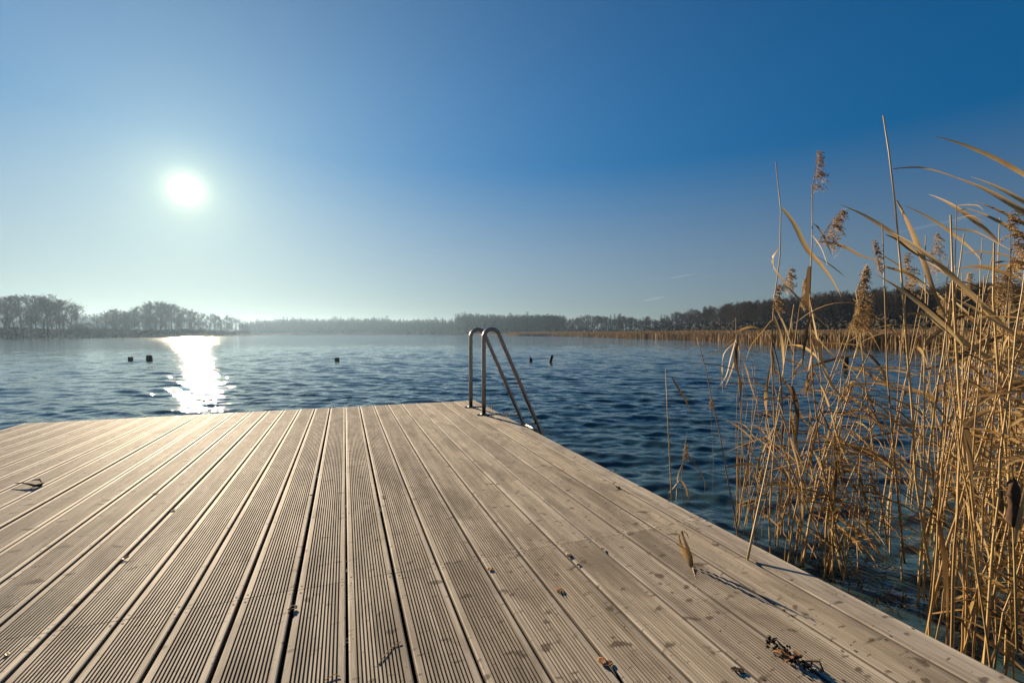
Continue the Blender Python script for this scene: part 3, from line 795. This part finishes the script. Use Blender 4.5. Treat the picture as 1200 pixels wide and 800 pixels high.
hero('reed', [(1102, 722), (1085, 640), (1073, 560), (1069, 480), (1063, 410), (1057, 330), (1049, 240), (1042, 180), (1035, 135)], 2.9, 2.75,
     'tallest bare reed stalk, its snapped tip highest above the reed bed',
     [([(1047, 198), (1075, 196), (1100, 201), (1130, 212), (1165, 228), (1202, 247)], .020, False), ([(1051, 235), (1068, 270), (1082, 305), (1096, 345), (1113, 378)], .030, False),
      ([(1059, 338), (1090, 362), (1130, 398), (1170, 432), (1205, 462)], .020, True), ([(1063, 368), (1085, 368), (1103, 382), (1135, 405), (1170, 424), (1205, 446)], .026, False)], rad=.0062)
hero('reed', [(985, 700), (958, 620), (932, 560), (908, 500), (904, 412), (907, 355), (914, 300), (915, 245), (909, 190)], 3.05, 2.95,
     'thin reed stalk with long twisted leaf and folded leaf, left of the plumed reed',
     [([(917, 244), (931, 263), (945, 291), (960, 308), (974, 326), (986, 348)], .026, False), ([(915, 289), (906, 300), (907, 314), (922, 334), (938, 352), (955, 370), (980, 393)], .022, False),
      ([(906, 345), (912, 365), (922, 388), (930, 415)], .02, False), ([(904, 375), (890, 392), (880, 405), (874, 422)], .022, False), ([(905, 365), (915, 395), (918, 420), (917, 445)], .018, False), ([(905, 410), (909, 440), (921, 462)], .02, True), ([(903, 430), (897, 470), (903, 515), (899, 540)], .022, False), ([(906, 450), (918, 490), (934, 540), (941, 585)], .022, False), ([(907, 470), (930, 520), (950, 570), (962, 610)], .016, False), ([(905, 400), (914, 440), (917, 500), (912, 545)], .024, True), ([(928, 452), (934, 480), (933, 520)], .03, True), ([(906, 500), (893, 530), (886, 560), (889, 580)], .016, False), ([(905, 430), (925, 455), (940, 490), (958, 505)], .018, False)],
     plume=[((905, 362), .14, (3, -14), 1.2, 26), ((916, 340), .12, (4, -10), 1.3, 22)], rad=.0048)
hero('reed', [(1000, 700), (980, 620), (962, 540), (952, 440), (949, 350), (952, 270), (952, 217)], 3.05, 2.95,
     'plumed reed with two drooping seed heads standing against the sky',
     [([(953, 262), (960, 268), (967, 280), (975, 300)], .018, True), ([(951, 275), (962, 290), (970, 312)], .016, False), ([(961, 283), (985, 287), (1010, 300), (1036, 306)], .016, False),
      ([(949, 312), (947, 330), (946, 348), (948, 362)], .044, True), ([(957, 300), (975, 312), (990, 324)], .01, True), ([(949, 352), (956, 390), (964, 425), (978, 455), (1000, 480)], .024, False),
      ([(950, 370), (944, 395), (940, 430)], .02, True), ([(951, 385), (970, 410), (990, 425), (1012, 450)], .02, False), ([(953, 430), (970, 470), (984, 520), (1003, 560)], .024, False), ([(952, 410), (946, 450), (950, 490), (944, 520)], .02, False), ([(956, 470), (975, 510), (986, 560), (1000, 600)], .018, True), ([(950, 395), (962, 430), (985, 470), (1015, 500)], .024, False), ([(958, 500), (950, 540), (956, 580)], .016, False)],
     plume=[((952, 222), .21, (3, -20), .85, 34), ((956, 288), .21, (16, -26), 1.25, 44)], rad=.0046)
hero('reed', [(1060, 660), (1050, 560), (1040, 440), (1037, 350), (1034, 262)], 3.1, 3.0, 'cut off reed stalk with thin wilted plume just left of the tallest stalk',
     [([(1038, 275), (1050, 280), (1065, 292), (1085, 304), (1118, 316)], .014, True), ([(1036, 312), (1050, 316), (1068, 322), (1085, 334), (1100, 345)], .02, False)], plume=[((1031, 318), .16, (-3, -18), .55, 18)], rad=.005)
hero('reed', [(1150, 720), (1136, 600), (1124, 460), (1118, 360), (1114, 252)], 2.7, 2.6, 'thick straight reed stalk cut flat at the top, with broad leaf to the right',
     [([(1117, 268), (1145, 272), (1170, 285), (1203, 303)], .026, False), ([(1119, 315), (1150, 312), (1178, 320), (1203, 331)], .022, False), ([(1118, 335), (1140, 350), (1160, 372), (1180, 400)], .02, False)], rad=.0068)
hero('reed', [(1140, 690), (1130, 560), (1122, 420), (1119, 320), (1121, 240)], 3.2, 3.1, 'slim reed with small papery leaf tufts at its very top',
     [([(1121, 241), (1132, 240), (1146, 241), (1153, 247)], .007, False), ([(1121, 250), (1132, 245), (1150, 250), (1168, 257)], .011, False), ([(1121, 256), (1138, 253), (1155, 261)], .008, False)], rad=.0034)
hero('reed', [(1196, 700), (1182, 560), (1170, 440), (1164, 350), (1165, 284)], 2.6, 2.5, 'stout cut reed stalk near the right border with drooping leaves',
     [([(1166, 308), (1180, 306), (1203, 311)], .018, True), ([(1165, 316), (1185, 322), (1204, 332)], .022, True)], plume=[((1178, 318), .17, (18, -26), 1.0, 30)], rad=.006)
hero('reed', [(1040, 640), (1025, 540), (1013, 440), (1006, 360), (1003, 340)], 3.3, 3.2, 'reed topped by a thick round buff plume below the skyline',
     [([(1000, 350), (1012, 362), (1030, 372), (1050, 390)], .02, False), ([(1004, 372), (1020, 390), (1032, 412)], .018, False)], plume=[((1003, 348), .17, (4, -22), 1.0, 46)], rad=.0044)
hero('reed', [(885, 625), (873, 560), (868, 480), (864, 420), (862, 372)], 3.35, 3.25, 'slim reed at the left of the clump with tufts of hanging leaves',
     [([(863, 388), (880, 383), (896, 388), (908, 402)], .022, False), ([(862, 396), (845, 408), (828, 420), (806, 442)], .022, True), ([(862, 398), (856, 420), (851, 440), (843, 452)], .014, False),
      ([(864, 402), (862, 425), (868, 450), (866, 474)], .026, True), ([(865, 405), (874, 430), (880, 452), (888, 474)], .016, False), ([(862, 400), (848, 415), (846, 440), (847, 462)], .012, False),
      ([(866, 405), (858, 432), (849, 455)], .014, False), ([(866, 410), (870, 440), (876, 470), (872, 500)], .02, False)], rad=.004)
hero('reed', [(788, 600), (786, 560), (783, 500), (780, 432)], 3.9, 3.85, 'lone thin reed between ladder and clump, two dark crossed leaves on it',
     [([(787, 441), (797, 458), (804, 470), (809, 484)], .020, True), ([(784, 464), (800, 465), (816, 471), (827, 476)], .026, True)], rad=.0062)
hero('reed', [(801, 600), (799, 560), (801, 530), (806, 505)], 3.9, 3.85, 'low ragged reed tuft beside the lone thin reed',
     [([(799, 518), (808, 535), (820, 552), (826, 566), (825, 580)], .012, True), ([(797, 561), (790, 570), (780, 581)], .010, False), ([(798, 562), (804, 574), (806, 592)], .022, False), ([(799, 545), (794, 560), (792, 590)], .010, False), ([(808, 592), (808, 572)], .012, False)],
     plume=[((800, 540), .14, (2, -14), .5, 16)], rad=.003)
hero('reed', [(835, 600), (836, 540), (834, 500), (831, 470)], 4.2, 4.15, 'hair thin reed with pale drooping seed head over open water', [], plume=[((831, 478), .08, (2, -10), 1.0, 10)], rad=.0014)
# a stalk bent over so that its foot rests on the planks
pf = ground(876, 655, .004); d_ = math.hypot(pf.x, pf.y)
hero('reed', [(876, 655), (885, 612), (893, 575), (904, 522), (914, 480)], d_, d_ + .55, 'bent reed stalk leaning with its end on the planks', [([(905, 520), (898, 500), (900, 478)], .012, False), ([(893, 575), (886, 560), (888, 540)], .010, False)], rad=.0045)
# dark rolled leaf sheaths and a reed plume, its shade painted in dark brown
hero('reed', [(1150, 720), (1143, 620), (1137, 560), (1130, 500)], 2.35, 2.25, 'reed with a dark rolled leaf in front of the dense bed', [([(1126, 490), (1133, 505), (1137, 540), (1142, 590)], .040, True)], rad=.005)
ct = hero('shaded_plume', [(1192, 760), (1189, 660), (1187, 615), (1186, 545)], 2.2, 2.2, 'reed with ragged plume low in the dense bed, its shade coloured in dark brown', [([(1189, 640), (1196, 600), (1203, 560)], .014, False)], rad=.004, cat='shaded_plume')
m = MB(); b0 = at(1192, 760, 2.2); q_ = random.Random(3)
pts = [at(1187.5, 616 - i * 8, 2.2) - b0 for i in range(8)]; m.tube(pts, [.006, .012, .017, .014, .018, .016, .012, .004], 12)
m.v = [tuple(Vector(v) + Vector((q_.gauss(0, .003), q_.gauss(0, .003), q_.gauss(0, .003)))) for v in m.v]; m.build('seed_head', M['shaded_plume'], ct)

# floating scraps and weed around the reed feet
m = MB()
for k in range(420):
    x, y = rnd.choice([(1005, 640, 40, 12), (1030, 700, 45, 18), (1130, 740, 60, 30), (960, 650, 25, 8)])[:2]; p = ground(x + rnd.gauss(0, 26), y + rnd.gauss(0, 14), WATER + .012)
    if not visible_ok(p): continue
    a = rnd.uniform(0, 6.28); d = Vector((math.cos(a), math.sin(a), rnd.gauss(0, .12))); L = rnd.uniform(.03, .16)
    m.ribbon(blade_path(p, d, L, rnd.gauss(0, .25), 4, .18), leaf_w(4, rnd.uniform(.004, .012)), m=0)
tag(m.build('floating_weed', [M['weed']]), 'dark weed and scraps floating around the reed feet', 'weed', None, 'stuff')

# ================================================================= LITTER ON THE PLANKS
def curl_leaf():
    b = ground(810, 662, .002); o = empty('curled_leaf', b); d = math.hypot(b.x, b.y)
    def path(px, dz=0): return [at(x, y, d + e) - b for x, y, e in px]
    m = MB(); m.ribbon(path([(817, 692, -.15), (814, 676, -.07), (810, 664, -.01), (806, 654, .005), (801, 645, .012), (797, 637, .02), (796, 629, .025), (798, 623, .03)]), [.002, .005, .010, .017, .017, .011, .007, .002], [.2, .4, .7, .9, .9, .7, .5, .3], fold=.5); m.build('blade', M['leaf'], o)
    m = MB(); m.ribbon(path([(811, 664, .0), (809, 652, .02), (805, 640, .03), (801, 629, .03), (799, 622.5, .03), (801, 621.5, .035), (805, 625, .04), (807, 630, .045)]), [.010, .015, .014, .011, .009, .007, .005, .002], [.5] * 8, fold=.5); m.build('blade', M['dark_leaf'], o)
    m = MB(); m.ribbon(path([(798, 640, .02), (793, 637, .02), (793, 631, .02), (795, 626, .02)]), [.008, .010, .007, .002], fold=.4); m.build('blade', M['dark_leaf'], o)
    return tag(o, 'curled dry reed leaf standing on the planks and casting a long shadow', 'leaf')
curl_leaf()
def scrap(x, y, size0, label, mat='dead_leaf', n=1, name='dead_leaf', cat='leaf', up=.22, seed=0):
    size = size0 * .8; b = ground(x, y, .001); o = empty(name, b); q = random.Random(int(x * 13 + y))
    for k in range(n):
        m = MB(); c = Vector((q.gauss(0, size * .35), q.gauss(0, size * .35), 0)) if k else Vector((0, 0, 0))
        a = q.uniform(0, 6.28); N = 7; rows = []
        for i in range(N):
            t = i / (N - 1); w_ = size * .42 * math.sin(math.pi * (.08 + .86 * t)) * q.uniform(.7, 1.2)
            cx = (t - .5) * size; lift = size * up * .45 * (abs(t - .4) ** 1.3 + .12 * q.random())
            rows.append([m.av(c + Vector((math.cos(a) * cx - math.sin(a) * s_ * w_, math.sin(a) * cx + math.cos(a) * s_ * w_, .0006 + lift + abs(s_) ** 1.5 * w_ * q.uniform(.12, .35)))) for s_ in (-1, -.45, 0, .5, 1)])
        for r1, r2 in zip(rows, rows[1:]):
            for j in range(4): m.af((r1[j], r1[j + 1], r2[j + 1], r2[j]))
        # the leaf has some thickness
        me_o = m.build('blade', M[mat], o); md = me_o.modifiers.new('thickness', 'SOLIDIFY'); md.thickness = .0009
    return tag(o, label, cat)
scrap(574, 667, .028, 'small brown leaf curled on a plank edge left of centre of the ribbed planks')
scrap(656, 692, .030, 'small dead leaf wedged in a plank gap, nearer than the pair of scraps', n=2)
scrap(667, 651, .026, 'dark leaf scrap in the long plank gap, nearest of the gap scraps there', 'debris', 2)
scrap(678, 662, .020, 'dark pellet sized scrap just behind the pair in the plank gap', 'debris')
scrap(706, 643, .024, 'tiny tan leaf scrap lying across a joint on the right planks')
scrap(712, 778, .034, 'reddish dead leaf stuck in the plank gap at the bottom edge', n=2)
scrap(344, 712, .034, 'dark leaf jammed in the plank gap left of the middle gap', 'debris', 2)
scrap(868, 786, .026, 'dark crumpled scrap on the right planks near the bottom edge', 'debris', 2)
scrap(183, 578, .028, 'dark curled scrap on the planks below the sun glitter', 'debris', 2)
scrap(203, 598, .026, 'second dark scrap on the planks, nearer than the curled one', 'debris')
scrap(147, 655, .030, 'upright brown scrap on a plank edge in the left foreground', 'dead_leaf', 1, up=1.2)
scrap(364, 579, .022, 'small brown scrap beside the gap under the middle of the jetty', 'dead_leaf')
scrap(449, 582, .024, 'small dark scrap on the planks in front of the ladder', 'debris')
scrap(724, 571, .03, 'dark bits on the planks near the right edge behind the curled leaf', 'debris', 3)
scrap(8, 767, .018, 'tiny orange leaf scrap in the bottom left corner of the jetty')
# seed stalk with dry flowers near the bottom edge
def seed_stalk():
    b = ground(925, 770, .001); o = empty('seed_stalk', b); q = random.Random(11)
    dirv = (ground(970, 800, .001) - ground(898, 757, .001)).normalized(); Ld = (ground(962, 792, .001) - ground(898, 757, .001)).length
    m = MB(); pts = [dirv * Ld * (t - .4) + Vector((q.gauss(0, .004), q.gauss(0, .004), .012 + .015 * math.sin(t * 9))) for t in [i / 9 for i in range(10)]]
    m.tube(pts, .0024, 6); m.build('stalk', M['debris'], o)
    side = Vector((-dirv.y, dirv.x, 0))
    m = MB()
    for k in range(120):
        t = q.random() ** 1.3; g_ = .5 + .5 * math.sin(t * 23)
        c = dirv * Ld * (t - .42) + side * q.gauss(0, .009) * (.4 + g_) + Vector((0, 0, .003 + abs(q.gauss(0, .008)) * (.4 + g_)))
        e = Vector((q.gauss(0, 1), q.gauss(0, 1), q.gauss(0, 1))).normalized(); a_ = e.orthogonal().normalized(); b_ = e.cross(a_); r_ = q.uniform(.003, .008)
        P = [c + a_ * r_ * q.uniform(.5, 1.2), c + b_ * r_ * q.uniform(.3, .9), c - a_ * r_ * q.uniform(.5, 1.2), c - b_ * r_ * q.uniform(.3, .9), c + e * r_ * q.uniform(.3, .8), c - e * r_ * .3]
        v_ = [m.av((p_.x, p_.y, max(.001, p_.z))) for p_ in P]
        for f_ in ((0, 1, 4), (1, 2, 4), (2, 3, 4), (3, 0, 4), (1, 0, 5), (2, 1, 5), (3, 2, 5), (0, 3, 5)): m.af([v_[z_] for z_ in f_])
    m.build('seeds', M['debris'], o, smooth=False)
    m = MB()
    for k in range(3):
        c = dirv * Ld * .06 + Vector((q.gauss(0, .008), q.gauss(0, .008), .012)); a = q.uniform(0, 6.28); d = Vector((math.cos(a), math.sin(a), .35))
        m.ribbon(blade_path(c, d, .035, .8, 5, .1, q), [.010, .018, .020, .016, .010, .003])
    m.build('leaf', M['dead_leaf'], o)
    return tag(o, 'dry seed stalk with dark seeds and tan leaf on the planks near the bottom edge', 'stalk')
seed_stalk()
def twig():
    b = ground(38, 566, .001); o = empty('twig', b); d = math.hypot(b.x, b.y)
    m = MB(); px = [(18, 566, .02), (26, 565.5, .03), (34, 567, .02), (41, 569, 0), (48, 567.5, -.01), (50, 565, .0), (47, 561.5, .02), (40, 562, .06), (36, 563.5, .08)]
    pts = [ground(x, y, .010 + z * .25) - b for x, y, z in px]
    m.tube(pts, [.002, .003, .005, .007, .007, .006, .005, .003, .001], 6); m.build('stick', M['debris'], o)
    return tag(o, 'dark twig bent into a loop on the left planks', 'twig')
twig()
def straw(px, label):
    pts0 = [ground(x, y, .0014) for x, y in px]; b = pts0[0]; o = empty('straw', b)
    m = MB(); m.tube([p - b + Vector((0, 0, .002 * (i % 2))) for i, p in enumerate(pts0)], .0011, 5); m.build('stalk', M['leaf'], o); return tag(o, label, 'straw')
straw([(444, 778), (452, 766), (461, 757), (470, 752)], 'pale straw lying across the ribs at the bottom middle')
straw([(380, 797), (392, 790), (398, 792)], 'short pale straw close to the bottom edge')

# ================================================================= THIN HIGH CLOUDS, far outside the haze
def wisp(x, y, w_px, h_px, tilt, label):
    D = 2600.0; c = at(x, y, D * off_axis(x) ** -0.0); m = MB(); a = az_of(x)
    L = w_px * D / FPX * .5; Hh = h_px * D / FPX * .5; n, k = 12, 8; rows = []
    for i in range(1, k):
        t = math.pi * i / k; rows.append([m.av((L * math.cos(t), Hh * 3 * math.sin(t) * math.cos(2 * math.pi * j / n), Hh * math.sin(t) * math.sin(2 * math.pi * j / n))) for j in range(n)])
    p0, p1 = m.av((L, 0, 0)), m.av((-L, 0, 0))
    for j in range(n): m.af((p0, rows[0][j], rows[0][(j + 1) % n])); m.af((p1, rows[-1][(j + 1) % n], rows[-1][j]))
    for r1, r2 in zip(rows, rows[1:]):
        for j in range(n): m.af((r1[j], r2[j], r2[(j + 1) % n], r1[(j + 1) % n]))
    o = m.build('wispy_cloud', CLOUD); o.location = c; o.rotation_euler = Matrix.Rotation(-a, 3, 'Z').to_euler(); o.rotation_euler = (0, -tilt, -a)
    return tag(o, label, 'cloud')
cn = NT('cloud_wisp'); cv = cn.n('ShaderNodeVolumeScatter'); cv.inputs['Density'].default_value = .0013; cv.inputs['Color'].default_value = (.9, .95, 1, 1)
cn.l(cv.outputs[0], cn.out.inputs['Volume']); CLOUD = cn.mat
wisp(799, 323.5, 30, 3.0, R(8), 'faint thin cloud streak over the right wood, higher of two')
wisp(766, 350, 26, 4.0, R(10), 'faint thin cloud streak just above the treetops')
wisp(1100, 262, 70, 3.0, R(8), 'faint long cloud streak behind the tall reeds')
